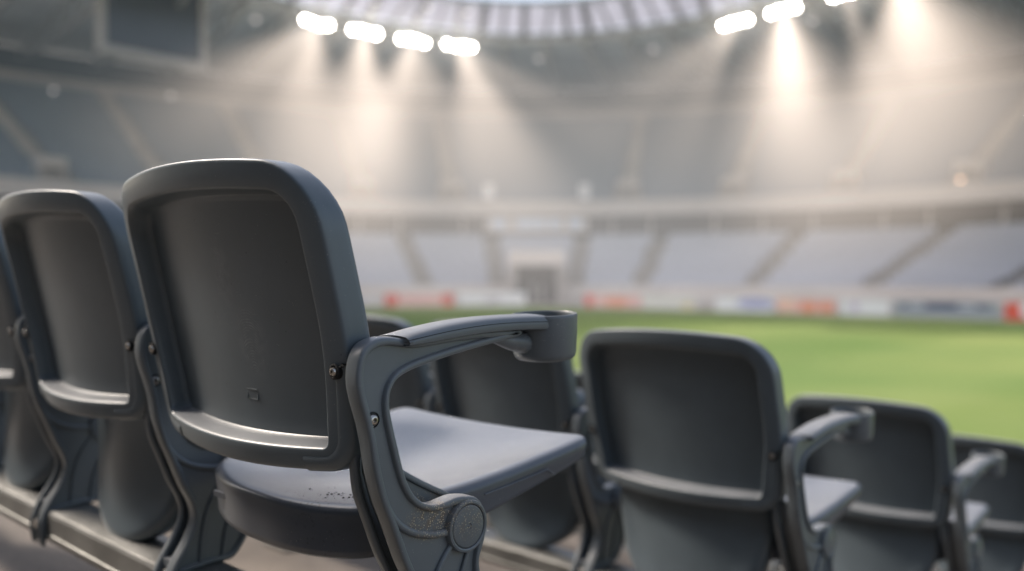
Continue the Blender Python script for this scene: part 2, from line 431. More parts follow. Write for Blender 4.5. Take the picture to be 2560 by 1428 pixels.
def make_arm(mat, parent):
    st = catmull_open([Vector(v) for v in ((.046, .0315, .0215), (.075, .0375, .0225), (.12, .0438, .0265), (.17, .0475, .0300), (.22, .0485, .0310), (.258, .0484, .0300), (.280, .0482, .0290))], 6)
    bm = bmesh.new(); loops = []
    def sect(y, zt, zb, ww, sh=0):
        xm = SX - .002; xr = .0225 + ww; xl = -.0215 - ww * .6
        P = [(xl + .004, zb), (xl, zb + .004), (xl, zt - .004), (xl + .0035, zt - .0008), (xl + .010, zt + .0002), (0, zt + .0008), (xr - .012, zt), (xr - .0055, zt - .0012), (xr - .0018, zt - .0038),
             (xr, zt - .007), (xr + .0006, zb + .0045), (xr - .0006, zb + .0012), (xr - .004, zb), (0, zb + .001)]
        return [Vector((xm + x, min(y + sh * x, CUP[1] - math.sqrt(max(0, .0385 ** 2 - (xm + x - CUP[0]) ** 2))) , z + HS)) for x, z in P]
    n = len(st)
    for i, p in enumerate(st):
        y = p.x; ww = .004 * max(0, (y - .225) / .06)
        if i == 0:
            mid = (p.y + p.z) / 2
            L = sect(y + .003, p.y, p.z, 0, .35); c = sum(L, Vector()) / len(L)
            loops.append([c + (q - c) * .80 for q in L]); 
            loops.append([c + (q - c) * .96 + Vector((0, .0012, 0)) for q in L])
        loops.append(sect(y + (.005 if i == 0 else 0), p.y, p.z, ww, .35 * max(0, 1 - i / 4)))
    loft(bm, loops, True, True)
    # tongue under the pad that carries the cup ring
    tube(bm, [(SX - .004, .205, HS + .022), (SX - .006, .235, HS + .016), (SX - .008, .27, HS + .012)], [.006, .011, .014], 12)
    pad = obj('armrest', bm, mat, parent, auto=45)
    bm = bmesh.new()
    tube(bm, [(SX + .0208 + .004 * max(0, (p.x - .225) / .06), p.x, HS + p.y * .55 + p.z * .45) for p in st[2:]], .0004, 5)
    obj('pad_seam', bm, M['hole'], pad)
    bm = bmesh.new(); z = HS
    lathe(bm, [(0, -.0095), (.030, -.0095), (.0350, -.0085), (.0385, -.0055), (.0402, .0), (.0418, .030), (.0424, .0455), (.0422, .0480), (.0414, .0492), (.0404, .0494), (.0396, .0485), (.0392, .046), (.0376, -.002), (.034, -.0048), (0, -.005)], (CUP[0], CUP[1] + .003, z - .001), (.02, -.05, 1), 64)
    obj('cup_holder', bm, mat, pad, auto=40)
    return pad

SEAT_GROUP = 'grey plastic stadium seats in the near rows'
def base_seat():
    t = empty('stadium_seat')
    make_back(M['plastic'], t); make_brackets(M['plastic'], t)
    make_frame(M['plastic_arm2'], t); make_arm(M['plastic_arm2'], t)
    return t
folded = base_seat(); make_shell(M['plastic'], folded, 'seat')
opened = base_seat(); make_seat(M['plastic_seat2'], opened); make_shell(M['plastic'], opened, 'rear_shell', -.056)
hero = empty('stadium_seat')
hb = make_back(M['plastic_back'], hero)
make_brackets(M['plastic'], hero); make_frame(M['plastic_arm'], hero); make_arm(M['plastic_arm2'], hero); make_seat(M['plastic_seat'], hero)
# small moulded rectangle and part mark on the hero back
bm = bmesh.new()
def frame_rect(bm, cx, cz, w, h, t, d):
    for (x, z, a, b) in ((cx, cz + h / 2, w, t), (cx, cz - h / 2, w, t), (cx - w / 2, cz, t, h - t), (cx + w / 2, cz, t, h - t)):
        box(bm, (x, back_y(x, z) + d, z + HS), (a, .0012, b))
frame_rect(bm, .030, -.045, .022, .012, .0010, .0292)
obj('mould_mark', bm, M['plastic'], hb)

P_ = .50; D_ = .975; DROP = .234
YB = .5458; ZB = CAMZ - .096 - HS          # tread level of the first row
X0 = -.976
rows_ = [('rear', 4), ('second', 6), ('third', 7), ('fourth', 8)]
labels = {
 (0, 0): 'large sharp grey seat with fingerprints on its back, nearest of all',
 (0, 1): 'grey folded seat directly left of the large sharp seat in the rear row',
 (0, 2): 'grey folded seat cut by the left edge of the photo in the rear row',
 (1, 0): 'grey end seat with cup holder arm, one row ahead of the large sharp seat',
 (1, 1): 'blurred grey seat seen under the cup holder arm of the large sharp seat',
 (1, 2): 'blurred grey seat whose dark top rim shows right beside the large backrest',
 (2, 0): 'grey end seat in the third row, behind the arm of the second row end seat',
 (2, 1): 'grey third row seat almost hidden behind the second row end seat',
 (3, 0): 'grey end seat of the lowest visible row cut by the right edge of the photo',
 (3, 1): 'grey fourth row seat whose top rim shows between the third row end seats',
}
ordn = ['rear', 'second', 'third', 'fourth']
pos = ['end', 'second', 'third', 'fourth', 'fifth', 'sixth', 'seventh', 'eighth']
used = {'f': False, 'o': False}
for r_, (rn, n) in enumerate(rows_):
    for k in range(n):
        if r_ == 0 and k == 0: s = hero
        elif k == 0:
            s = opened if not used['o'] else copy_tree(opened); used['o'] = True
        else:
            s = folded if not used['f'] else copy_tree(folded); used['f'] = True
        s.location = (X0 - P_ * k, YB + D_ * r_, ZB - DROP * r_)
        tag(s, labels.get((r_, k), 'grey folded seat, %s from the aisle end of the %s row' % (pos[k], ordn[r_])), 'seat', SEAT_GROUP)
# crumbs of dirt lying on the rear of the open hero seat
bm = bmesh.new(); rnd = random.Random(3)
for i in range(38):
    cx, cy = rnd.choice(((.030, .085), (.075, .095), (.105, .085), (.090, .110), (.055, .080), (.100, .100)))
    x = cx + rnd.gauss(0, .012); y = cy + rnd.gauss(0, .014); r = rnd.choice((.0005, .0007, .0010, .0015)); 
    if y < .052: y = .052 + abs(rnd.gauss(0, .004))
    vs = bmesh.ops.create_icosphere(bm, subdivisions=1, radius=r)['verts']
    for v in vs: v.co = Vector((v.co.x * rnd.uniform(.8, 1.6), v.co.y * rnd.uniform(.8, 1.4), v.co.z * .7)) + Vector((x, y, HS + seat_z(x, y) + r * .4))
dc = obj('dirt_crumbs', bm, simple('dirt', (.018, .013, .010), rough=.9), sm=False); dc.location = (X0, YB, ZB)
tag(dc, 'dark dirt crumbs scattered on the rear of the open seat', 'dirt', kind='stuff')
# galvanised beam under every row
for r_, (rn, n) in enumerate(rows_):
    y = YB + D_ * r_; z = ZB - DROP * r_ + HS; x1 = X0 + .31; x0 = X0 - P_ * n - .1
    root = empty('seat_beam', (x1, y, ZB - DROP * r_))
    bm = bmesh.new()
    prof = [(.040, -.388), (.040, -.342), (.043, -.337), (.048, -.335), (.118, -.335), (.123, -.338), (.124, -.344), (.124, -.388)]
    rings = [[bm.verts.new((X, yy, zz + HS)) for yy, zz in prof] for X in (0, x0 - x1)]
    for j in range(len(prof)): bm.faces.new((rings[0][j], rings[0][(j + 1) % len(prof)], rings[1][(j + 1) % len(prof)], rings[1][j]))
    bm.faces.new(rings[0]); bm.faces.new(rings[1][::-1])
    obj('rail', bm, M['beam'], root, auto=30)
    bm = bmesh.new()
    for yy in (.0275,): tube(bm, [(0, .0402, HS - .378), (x0 - x1, .0402, HS - .378)], .0035, 8)
    obj('lower_lip', bm, M['beam'], root)
    k = 0; X = -.36
    while X > x0 - x1:
        bm = bmesh.new(); box(bm, (X, .082, (HS - .389) / 2), (.05, .05, HS - .389)); box(bm, (X, .082, .006), (.13, .11, .012))
        bmesh.ops.bevel(bm, geom=bm.edges[:], offset=.002, segments=1)
        obj('post', bm, M['beam'], root, auto=30); X -= 1.5
    tag(root, ['grey metal beam carrying the rear row seats', 'grey metal beam under the second row seats', 'grey metal beam under the third row seats', 'grey metal beam under the fourth row seats'][r_], 'beam', 'metal beams under the near seat rows')

# ------------------------------------------------------------------ near terrace
def concrete(name, c, sc_=3, dirt=.5):
    N = NT(name); p = N.n('ShaderNodeBsdfPrincipled', Roughness=.8)
    tc = N.n('ShaderNodeTexCoord'); O = tc.outputs['Object']
    a = N.n('ShaderNodeTexNoise', Scale=sc_, Detail=8, Roughness=.65); b = N.n('ShaderNodeTexNoise', Scale=sc_ * 30, Detail=4)
    N.l(O, a.inputs['Vector']); N.l(O, b.inputs['Vector'])
    c1 = N.ramp(a.outputs[0], [(.3, tuple(x * (1 - dirt) for x in c)), (.55, c), (.75, tuple(min(1, x * 1.25) for x in c))])
    c2 = N.mix(N.ramp(b.outputs[0], [(.35, .35), (.6, 0.0)]), c1, tuple(x * .5 for x in c))
    N.l(c2, p.inputs['Base Color'])
    bp = N.n('ShaderNodeBump', Strength=.4, Distance=.004); N.l(b.outputs[0], bp.inputs['Height']); N.l(bp.outputs[0], p.inputs['Normal'])
    N.l(p.outputs[0], N.out.inputs[0]); return N.m
M['conc'] = concrete('terrace_concrete', (.155, .132, .112), 2.2, .65)
M['conc_far'] = concrete('stand_concrete', (.33, .30, .28), .3, .25)
M['conc_pale'] = concrete('pale_stair_concrete', (.62, .57, .53), .5, .2)
M['conc_step'] = concrete('stair_concrete', (.24, .225, .215), .5, .2)
bm = bmesh.new()
pr = [(-3.4, ZB + DROP * 3), (-2.48, ZB + DROP * 3), (-2.48, ZB + DROP * 2), (-1.505, ZB + DROP * 2), (-1.505, ZB + DROP), (-.53, ZB + DROP), (-.53, ZB)]
for k in range(0, 7):
    pr += [(.445 + D_ * k, ZB - DROP * k), (.445 + D_ * k, ZB - DROP * (k + 1))]
pr += [(.445 + D_ * 7, ZB - DROP * 7), (.445 + D_ * 7, -.4), (-3.4, -.4)]
R_ = [[bm.verts.new((X, YB + y, z)) for y, z in pr] for X in (3.4, -16)]
for j in range(len(pr)): bm.faces.new((R_[0][j], R_[0][(j + 1) % len(pr)], R_[1][(j + 1) % len(pr)], R_[1][j]))
a = bm.faces.new(R_[0]); b = bm.faces.new(R_[1][::-1]); bmesh.ops.triangulate(bm, faces=[a, b])
tag(obj('terrace_steps', bm, M['conc'], sm=False), 'concrete stepped terrace under the near seat rows', 'terrace', kind='structure')

sky_block = empty('rear_wall', (-4, -3.1, ZB + DROP * 3))  # unseen wall, added to keep sky light off the seat backs
bm = bmesh.new(); box(bm, (0, -.6, 2.7), (34, .3, 5.4)); box(bm, (0, -.6, 5.46), (34, .42, .12))
for x in range(-16, 17, 4): box(bm, (x, -.35, 2.7), (.35, .25, 5.38))
obj('wall', bm, concrete('sky_block_concrete', (.20, .20, .20), 1.5, .3), sky_block, sm=False)
tag(sky_block, 'unseen grey concrete wall added behind the rear seat row to block sky light', 'wall')

# ------------------------------------------------------------------ pitch
N = NT('grass_pitch'); p = N.n('ShaderNodeBsdfPrincipled', Roughness=.85); p.inputs['Specular IOR Level'].default_value = .2
tc = N.n('ShaderNodeTexCoord'); O = tc.outputs['Object']
sx = N.n('ShaderNodeSeparateXYZ'); N.l(O, sx.inputs[0])
stp = N.math('SINE', N.math('MULTIPLY', sx.outputs[0], 2 * PI / 11.0))
stp = N.ramp(N.math('ADD', N.math('MULTIPLY', stp, 1.6), .5, clamp=True), [(0, 0.0), (1, 1.0)])
n1 = N.n('ShaderNodeTexNoise', Scale=.35, Detail=6); n2 = N.n('ShaderNodeTexNoise', Scale=25, Detail=6)
N.l(O, n1.inputs['Vector']); N.l(O, n2.inputs['Vector'])
c = N.mix(stp, (.175, .240, .066), (.230, .290, .090))
c = N.mix(N.ramp(n1.outputs[0], [(.35, 0.0), (.7, .4)]), c, (.26, .29, .11))
n3 = N.n('ShaderNodeTexNoise', Scale=.12, Detail=3); N.l(O, n3.inputs['Vector'])
c = N.mix(N.ramp(n3.outputs[0], [(.42, 0.0), (.62, .6)]), c, (.10, .19, .05))
c = N.mix(N.ramp(n2.outputs[0], [(.4, .35), (.6, 0.0)]), c, (.05, .085, .012))
N.l(c, p.inputs['Base Color'])
bp = N.n('ShaderNodeBump', Strength=.6, Distance=.03); N.l(n2.outputs[0], bp.inputs['Height']); N.l(bp.outputs[0], p.inputs['Normal'])
N.l(p.outputs[0], N.out.inputs[0]); M['grass'] = N.m
def poly_sheet(name, pts, z, mat):
    bm = bmesh.new(); f = bm.faces.new([bm.verts.new((x, y, z)) for x, y in pts]); bmesh.ops.triangulate(bm, faces=[f])
    return obj(name, bm, mat, sm=False)
M['track'] = simple('grey_track', (.30, .27, .25), rough=.8, scale=.4, bump=.2)
g = W(0, 60, 0)
tag(poly_sheet('ground', [(g.x + 220 * math.cos(a * PI / 24), g.y + 220 * math.sin(a * PI / 24)) for a in range(48)], -.01, M['track']), 'flat grey ground around the pitch', 'ground', kind='structure')
tag(poly_sheet('pitch', [(40, 9.2), (40, 52.2), (-40, 53.2), (-47.5, 53.0), (-51.5, 49.0), (-54, 42), (-57, 30), (-58, 9.2)], .0, M['grass']), 'bright green striped grass pitch', 'pitch', kind='structure')
M['chalk'] = simple('white_line', (.75, .75, .72), rough=.9)
bm = bmesh.new()
for c, s in (((-8, 49.5, .006), (80, .12, .001)), ((-48, 29.5, .006), (.12, 40, .001)), ((0, 29.5, .007), (.12, 40, .001))): box(bm, c, s)
tag(obj('pitch_marking', bm, M['chalk'], sm=False), 'white painted lines on the grass', 'marking', kind='structure')

# ------------------------------------------------------------------ far bowl
AX = math.radians(1.6)
def BW(R, phi, h, c=45.0):
    """bowl point: radius, angle (degrees, + to the right), height"""
    R = R - 9.0; phi = phi * 1.18
    a = math.radians(phi); lat = R * math.sin(a); fw = c + R * math.cos(a)
    l2 = lat * math.cos(AX) + fw * math.sin(AX); f2 = -lat * math.sin(AX) + fw * math.cos(AX)
    return W(l2, f2, h)
PH0, PH1 = -62, 62
def sweep(name, prof, mat, parent=None, c=45.0, ph0=PH0, ph1=PH1, step=1.0, closed=False, sm=False):
    bm = bmesh.new(); n = int(round((ph1 - ph0) / step))
    R = [[bm.verts.new(BW(r, ph0 + (ph1 - ph0) * k / n, h, c)) for r, h in prof] for k in range(n + 1)]
    m = len(prof)
    for a, b in zip(R, R[1:]):
        for j in range(m if closed else m - 1): bm.faces.new((a[j], a[(j + 1) % m], b[(j + 1) % m], b[j]))
    if closed:
        f = [bm.faces.new(R[0]), bm.faces.new(R[-1][::-1])]; bmesh.ops.triangulate(bm, faces=f)
    return obj(name, bm, mat, parent, sm=sm)
M['parapet'] = simple('pale_parapet', (.54, .49, .46), rough=.7, var=.08, scale=.3)
M['dark'] = simple('shade_black', (.012, .016, .016), rough=.8, var=.3, scale=.2)  # near black painted in for the shade of gaps and openings
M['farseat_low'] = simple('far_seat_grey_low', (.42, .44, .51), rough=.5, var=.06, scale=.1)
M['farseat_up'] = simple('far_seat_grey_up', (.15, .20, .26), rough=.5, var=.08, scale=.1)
M['roof'] = simple('roof_underside', (.66, .70, .71), rough=.8, var=.25, scale=.12)
M['girder'] = simple('roof_steel', (.30, .31, .31), rough=.5, var=.1)
M['white'] = simple('white_panel', (.75, .74, .76), rough=.5, var=.04)

LR0, LR1, LH0, LH1, LN = 45.0, 63.0, .85, 6.25, 22
UR0, UR1, UH0, UH1, UN = 62.5, 86.5, 10.0, 23.4, 30
def terr(r0, r1, h0, h1, n):
    out = []; 
    for i in range(n):
        a = r0 + (r1 - r0) * i / n; b = r0 + (r1 - r0) * (i + 1) / n; h = h0 + (h1 - h0) * i / (n - 1)
        out += [(a, h), (b, h)]
    return out
ls = empty('lower_stand', BW(54, 0, 0)); ms = ls.location.copy()
def par(o, p):
    o.parent = p; o.matrix_parent_inverse = Matrix.Translation(-p.location); return o
prof = [(LR0, 0)] + terr(LR0, LR1, LH0, LH1, LN) + [(LR1, LH1 + .2)]
par(sweep('terrace', prof, M['conc_far']), ls)
for p0_, p1_ in ((PH0, -2.6), (2.6, PH1)):
    par(sweep('front_wall', [(LR0 - .06, -.2), (LR0 - .06, LH0 + .8), (LR0 - .2, LH0 + .8), (LR0 - .2, -.2)], M['parapet'], ph0=p0_, ph1=p1_), ls)
us = empty('upper_stand', BW(72, 0, 0))
par(sweep('terrace', terr(UR0, UR1, UH0, UH1, UN) + [(UR1, UH1 + .5)], M['conc_far']), us)
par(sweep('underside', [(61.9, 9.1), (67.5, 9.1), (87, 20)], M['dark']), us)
par(sweep('parapet', [(61.6, 9.05), (61.3, 9.1), (61.3, 10.75), (61.6, 10.8), (61.9, 10.8), (61.9, 9.05)], M['parapet'], closed=True), us)
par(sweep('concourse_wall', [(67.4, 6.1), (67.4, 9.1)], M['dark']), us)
par(sweep('concourse_floor', [(63.01, 6.25), (67.4, 6.25)], M['conc_far']), us)
par(sweep('rear_wall', [(87.2, 23.3), (87.2, 25.2), (86.8, 25.25), (86.8, 25.0)], M['parapet']), us)
par(sweep('rear_gallery', [(87.3, 25.2), (91, 25.4), (91, 29)], M['dark']), us)
tag(ls, 'lower tier of the far bowl stand behind the advertising boards', 'stand')
tag(us, 'upper tier of the far bowl stand above the pale parapet band', 'stand')
# columns standing in the concourse gap, between the two tiers
for k, ph in enumerate([p for p in range(-58, 60, 5) if abs(p) > 5]):
    bm = bmesh.new(); tube(bm, [(0, 0, 0), (0, 0, 2.8)], .22, 12)
    o = obj('column', bm, M['parapet'], us)
    o.matrix_parent_inverse = Matrix.Translation(-us.location); o.location = BW(64.2, ph + .7 * math.sin(ph * 3), 6.26)
low_aisles = [-52.5, -39.5, -26.5, -13.5, -4.6, 4.6, 12.5, 25.5, 38.5, 51.5]
up_aisles = [-53, -44, -35, -26, -17, -8.5, 9, 19, 29, 39, 49, 58]
def seats_mesh(name, r0, r1, h0, h1, n, aisles, wid, mat, skip=None, missing=.0):
    V = []; F = []
    def bx(o, u, w, z0, z1, a0, a1, b0, b1):
        i = len(V)
        for (a, b, z) in ((a0, b0, z0), (a1, b0, z0), (a1, b1, z0), (a0, b1, z0), (a0, b0, z1), (a1, b0, z1), (a1, b1, z1), (a0, b1, z1)):
            V.append(o + u * a + w * b + Vector((0, 0, z)))
        F.extend([(i, i + 3, i + 2, i + 1), (i + 4, i + 5, i + 6, i + 7), (i, i + 1, i + 5, i + 4), (i + 1, i + 2, i + 6, i + 5), (i + 2, i + 3, i + 7, i + 6), (i + 3, i, i + 4, i + 7)])
    for i in range(n):
        h = h0 + (h1 - h0) * i / (n - 1); R = r0 + (r1 - r0) * (i + .72) / n
        dp = math.degrees(.56 / R); ph = PH0 + .5
        while ph < PH1 - .5:
            ph += dp
            if any(abs(ph - a) * R * PI / 180 < wid / 2 + .2 for a in aisles): continue
            if skip and skip(ph, R): continue
            o = BW(R, ph, h); w = (BW(R + 1, ph, h) - o).normalized(); u = Vector((w.y, -w.x, 0))
            up = random.random() < .93
            bx(o, u, w, .30, .86, -.24, .24, .02, .08)
            if up: bx(o, u, w, .34, .74, -.22, .22, -.05, 0)
            else: bx(o, u, w, .42, .47, -.22, .22, -.40, 0)
            bx(o, u, w, 0, .32, -.03, .03, .0, .06)
    me = bpy.data.meshes.new(name); me.from_pydata(V, [], F); me.update(); me.materials.append(mat)
    o = bpy.data.objects.new(name, me); col.objects.link(o); return o
tun = lambda ph, R: abs(ph) < 3.3 and R < 52.2
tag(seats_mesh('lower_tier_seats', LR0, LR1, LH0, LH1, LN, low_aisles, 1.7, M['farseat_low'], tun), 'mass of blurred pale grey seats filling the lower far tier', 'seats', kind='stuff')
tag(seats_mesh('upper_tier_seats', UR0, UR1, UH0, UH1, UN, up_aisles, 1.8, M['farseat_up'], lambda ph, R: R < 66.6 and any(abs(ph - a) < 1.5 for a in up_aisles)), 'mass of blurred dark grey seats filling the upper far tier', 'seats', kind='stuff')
# stairs in the aisles
def stairs(ph, r0, r1, h0, h1, n, parent, mat):
    bm = bmesh.new()
    for i in range(n * 2):
        h = h0 + (h1 - h0) * (i / 2) / (n - 1); R = r0 + (r1 - r0) * (i + .5) / (n * 2) 
        o = BW(R, ph, h); w = (BW(R + 1, ph, h) - o).normalized(); u = Vector((w.y, -w.x, 0))
        Mx = Matrix(((u.x, w.x, 0, o.x), (u.y, w.y, 0, o.y), (0, 0, 1, o.z), (0, 0, 0, 1)))
        box(bm, (0, 0, .02), (1.35, (r1 - r0) / n / 2 - .01, .16), Mx)
    par(obj('aisle_stairs', bm, mat, sm=False), parent)
for a in low_aisles: stairs(a, LR0 + .3, LR1, LH0, LH1, LN, ls, M['conc_step'])
for a in up_aisles: stairs(a, UR0 + (4.6 if True else 0), UR1, UH0 + (UH1 - UH0) * 4.6 / (UR1 - UR0), UH1, UN - 5, us, M['conc_pale'])
# vomitories, a dark sheet for the shade inside each, at the foot of the upper aisles
for a in up_aisles:
    o = BW(UR0 + 3.2, a, UH0); w = (BW(UR0 + 4.2, a, UH0) - o).normalized(); u = Vector((w.y, -w.x, 0))
    Mx = Matrix(((u.x, w.x, 0, o.x), (u.y, w.y, 0, o.y), (0, 0, 1, o.z), (0, 0, 0, 1)))
    bm = bmesh.new(); box(bm, (0, 1.3, 1.4), (2.0, .1, 2.0), Mx); ob = par(obj('entrance_shade', bm, M['dark'], sm=False), us)
    bm = bmesh.new(); box(bm, (0, .6, 2.95), (2.5, 1.8, .85), Mx); box(bm, (-1.15, .6, 1.3), (.2, 1.8, 2.45), Mx); box(bm, (1.15, .6, 1.3), (.2, 1.8, 2.45), Mx)
    par(obj('entrance_surround', bm, M['parapet'], sm=False), us)
# tunnel
tn = empty('player_tunnel', BW(45, 0, 0))
def mx(R, ph, h):
    o = BW(R, ph, h); w = (BW(R + 1, ph, h) - o).normalized(); u = Vector((-w.y, w.x, 0)) * -1
    return Matrix(((u.x, w.x, 0, o.x), (u.y, w.y, 0, o.y), (0, 0, 1, o.z), (0, 0, 0, 1)))
Mt = mx(44.0, 0, 0)
bm = bmesh.new(); box(bm, (0, 2.5, 4.05), (5.0, 9.6, 1.35), Mt); par(obj('lintel', bm, M['parapet'], sm=False), tn)
bm = bmesh.new()
for s in (-1, 1): box(bm, (s * 2.15, 2.6, 1.68), (.7, 9.4, 3.38), Mt)
par(obj('side_wall', bm, M['conc_far'], sm=False), tn)
bm = bmesh.new(); box(bm, (0, .2, 1.68), (3.55, .1, 3.36), Mt); box(bm, (0, -.9, .03), (3.55, 2.1, .04), Mt); box(bm, (0, -.9, 3.34), (3.55, 2.1, .04), Mt); par(obj('opening_shade', bm, M['dark'], sm=False), tn)  # dark panels stand in for the shade inside the tunnel
bm = bmesh.new(); box(bm, (-.35, -.1, .9), (.5, .12, 1.7), Mt); box(bm, (.5, -.1, .85), (.45, .12, 1.6), Mt); par(obj('gate_leaf', bm, M['conc_far'], sm=False), tn)
tag(tn, 'square dark player tunnel with pale lintel in the middle of the far stand', 'tunnel')
# glazed cabin over the tunnel axis, below the parapet
cb = empty('press_cabin', BW(62, 0, 7.5))
Mc = mx(61.9, 0, 7.4)
bm = bmesh.new(); box(bm, (0, 1.2, .72), (11.4, 2.2, 1.5), Mc); par(obj('cabin_wall', bm, M['parapet'], sm=False), cb)
M['glass'] = simple('sky_lit_window', (.62, .68, .80), rough=.25, var=.05)  # sky light on the glass painted as a pale blue
for x, w_ in ((-4.2, 1.6), (-.6, 3.3), (2.0, 1.3), (4.3, 1.5)):
    bm = bmesh.new(); box(bm, (x, .06, .85), (w_, .1, 1.0), Mc); par(obj('window', bm, M['glass'], sm=False), cb)
tag(cb, 'pale glazed cabin with bluish windows under the parapet above the tunnel', 'cabin')
# white screens on the parapet
for ph, lab in ((-4.9, 'small pale lavender panel on the parapet left of the tunnel axis'), (4.9, 'small pale bluish panel on the parapet right of the tunnel axis')):
    Mp = mx(61.6, ph, 10.8); root = empty('panel_sign', Mp.translation)
    bm = bmesh.new(); box(bm, (0, 0, 1.0), (1.1, .12, 1.6), Mp); par(obj('panel', bm, M['white'], sm=False), root)
    bm = bmesh.new(); box(bm, (0, 0, .1), (.12, .1, .22), Mp); par(obj('bracket', bm, M['girder'], sm=False), root)
    tag(root, lab, 'panel')

M['housing'] = simple('lamp_housing', (.08, .08, .08), rough=.5)
# ------------------------------------------------------------------ roof
rf = empty('stadium_roof', BW(60, 0, 26))
IH = 22.6
EA, EB, EL0, EF0 = 31.0, 53.0, 1.0, 21.4
def RP(deg, off, h):
    """point on the oval inner ring: angle, metres inward, height"""
    a = math.radians(deg); return W(EL0 + (EA - off) * math.sin(a), EF0 + (EB - off) * math.cos(a), h)
def rsweep(name, prof, mat, d0=-78, d1=78, step=2, closed=False):
    bm = bmesh.new(); n = (d1 - d0) // step
    R = [[bm.verts.new(RP(d0 + step * k, o, h)) for o, h in prof] for k in range(n + 1)]; m = len(prof)
    for a, b in zip(R, R[1:]):
        for j in range(m if closed else m - 1): bm.faces.new((a[j], a[(j + 1) % m], b[(j + 1) % m], b[j]))
    if closed: bm.faces.new(R[0]); bm.faces.new(R[-1][::-1])
    return par(obj(name, bm, mat, sm=False), rf)
def outer(deg, h): return BW(92, deg * .78, h)
bm = bmesh.new(); rings = []
for k in range(79):
    d = -78 + 2 * k; A = outer(d, 29.2); B = RP(d, 0, IH); row = []
    for t in (0, .2, .4, .6, .8, 1):
        v = A.lerp(B, t); v.z += 1.2 * math.sin(t * PI); row.append(bm.verts.new(v))
    rings.append(row)
for a, b in zip(rings, rings[1:]):
    for j in range(5): bm.faces.new((a[j], a[j + 1], b[j + 1], b[j]))
par(obj('canopy', bm, M['roof'], sm=False), rf)
rsweep('ring_beam', [(-.45, IH - .45), (-.45, IH + .3), (0, IH + .3), (0, IH - .45)], M['girder'], closed=True)
for k, d in enumerate(range(-75, 77, 6)):
    A = outer(d, 28.4); B = RP(d, -.6, IH - .4); bm = bmesh.new(); nn = 9; lo = []; hi = []
    for i in range(nn + 1):
        t = i / nn; v = A.lerp(B, t); up = Vector((0, 0, 1.2 * math.sin(t * PI) + .1))
        hi.append(v + up); lo.append(v + up - Vector((0, 0, 2.6 * math.sin(t * PI) ** .6 if 0 < t < 1 else .3)))
    tube(bm, lo, .22, 6); tube(bm, hi, .16, 6)
    for i in range(nn):
        tube(bm, [lo[i], hi[i + 1]], .1, 5); tube(bm, [hi[i + 1], lo[i + 1]], .1, 5)
    par(obj('truss', bm, M['girder'], sm=False), rf)
N = NT('translucent_panels'); tr = N.n('ShaderNodeBsdfTranslucent')
df = N.n('ShaderNodeBsdfDiffuse'); df.inputs[0].default_value = (.4, .4, .45, 1)
tcn = N.n('ShaderNodeTexCoord'); nz = N.n('ShaderNodeTexNoise', Scale=.35, Detail=4); N.l(tcn.outputs['Object'], nz.inputs['Vector'])
N.l(N.ramp(nz.outputs[0], [(.3, (.22, .22, .25)), (.7, (.30, .30, .34))]), tr.inputs[0])
mxs = N.n('ShaderNodeMixShader', Fac=.15); N.l(tr.outputs[0], mxs.inputs[1]); N.l(df.outputs[0], mxs.inputs[2]); N.l(mxs.outputs[0], N.out.inputs[0]); M['poly'] = N.m
rsweep('glazed_ring', [(.05, IH + .35), (2.8, IH + .85), (5.2, IH + 1.2)], M['poly'])
rsweep('inner_edge', [(5.2, IH + 1.0), (5.2, IH + 1.4), (5.4, IH + 1.4), (5.4, IH + 1.0)], M['girder'], closed=True)
for k, d in enumerate([x * 3.4 for x in range(-22, 23)]):
    bm = bmesh.new()
    sk = (0, 0, 1.2, 0, 0, -1.0, 0)[k % 7]
    tube(bm, [RP(d, 0, IH + .05), RP(d + sk * .5, 2.8, IH + .6), RP(d + sk, 5.3, IH + .95)], (.34, .16, .28, .14, .24)[k % 5], 6)
    par(obj('rib', bm, M['housing'], sm=False), rf)
tag(rf, 'oval stadium roof with dark underside and pale translucent inner ring', 'roof')

# ------------------------------------------------------------------ floodlights, and glowing volumes for their light in the haze
M['lamp'] = emit('floodlight_glow', (1, .93, .82), 90)
M['housing'] = simple('lamp_housing', (.08, .08, .08), rough=.5)
def beam_material(name, colr, k, tan, L, soft):  # cone volume emits by itself in place of scattered lamp light
    N = NT(name); tc = N.n('ShaderNodeTexCoord'); s = N.n('ShaderNodeSeparateXYZ'); N.l(tc.outputs['Object'], s.inputs[0])
    z = N.math('MAXIMUM', N.math('MULTIPLY', s.outputs[2], -1), .05)
    r = N.math('SQRT', N.math('ADD', N.math('POWER', s.outputs[0], 2), N.math('POWER', s.outputs[1], 2)))
    q = N.math('DIVIDE', r, N.math('ADD', N.math('MULTIPLY', z, tan), .35))
    rad = N.math('POWER', N.math('SUBTRACT', 1, N.math('POWER', q, 2), clamp=True), soft)
    fall = N.math('DIVIDE', 1, N.math('POWER', N.math('ADD', z, 1.8), 1.35))
    end = N.math('POWER', N.math('SUBTRACT', 1, N.math('DIVIDE', z, L), clamp=True), 1.3)
    st = N.math('MULTIPLY', N.math('MULTIPLY', N.math('MULTIPLY', rad, fall), end), k)
    e = N.n('ShaderNodeEmission'); e.inputs[0].default_value = (*colr, 1); N.l(st, e.inputs[1])
    N.l(e.outputs[0], N.out.inputs['Volume']); N.m.cycles.volume_step_rate = 1.0
    return N.m
HAZE = (1, .82, .68)
BM = {}
for nm, k, ang, L, soft in (('narrow', 2.0, 15, 20, 2.0), ('mid', 1.7, 25, 21, 2.6), ('bright', 2.9, 34, 22, 3.4), ('fan', 1.3, 52, 19, 2.8)):
    BM[nm] = (beam_material('glow_haze_' + nm, HAZE, k, math.tan(math.radians(ang)), L, soft), ang, L)
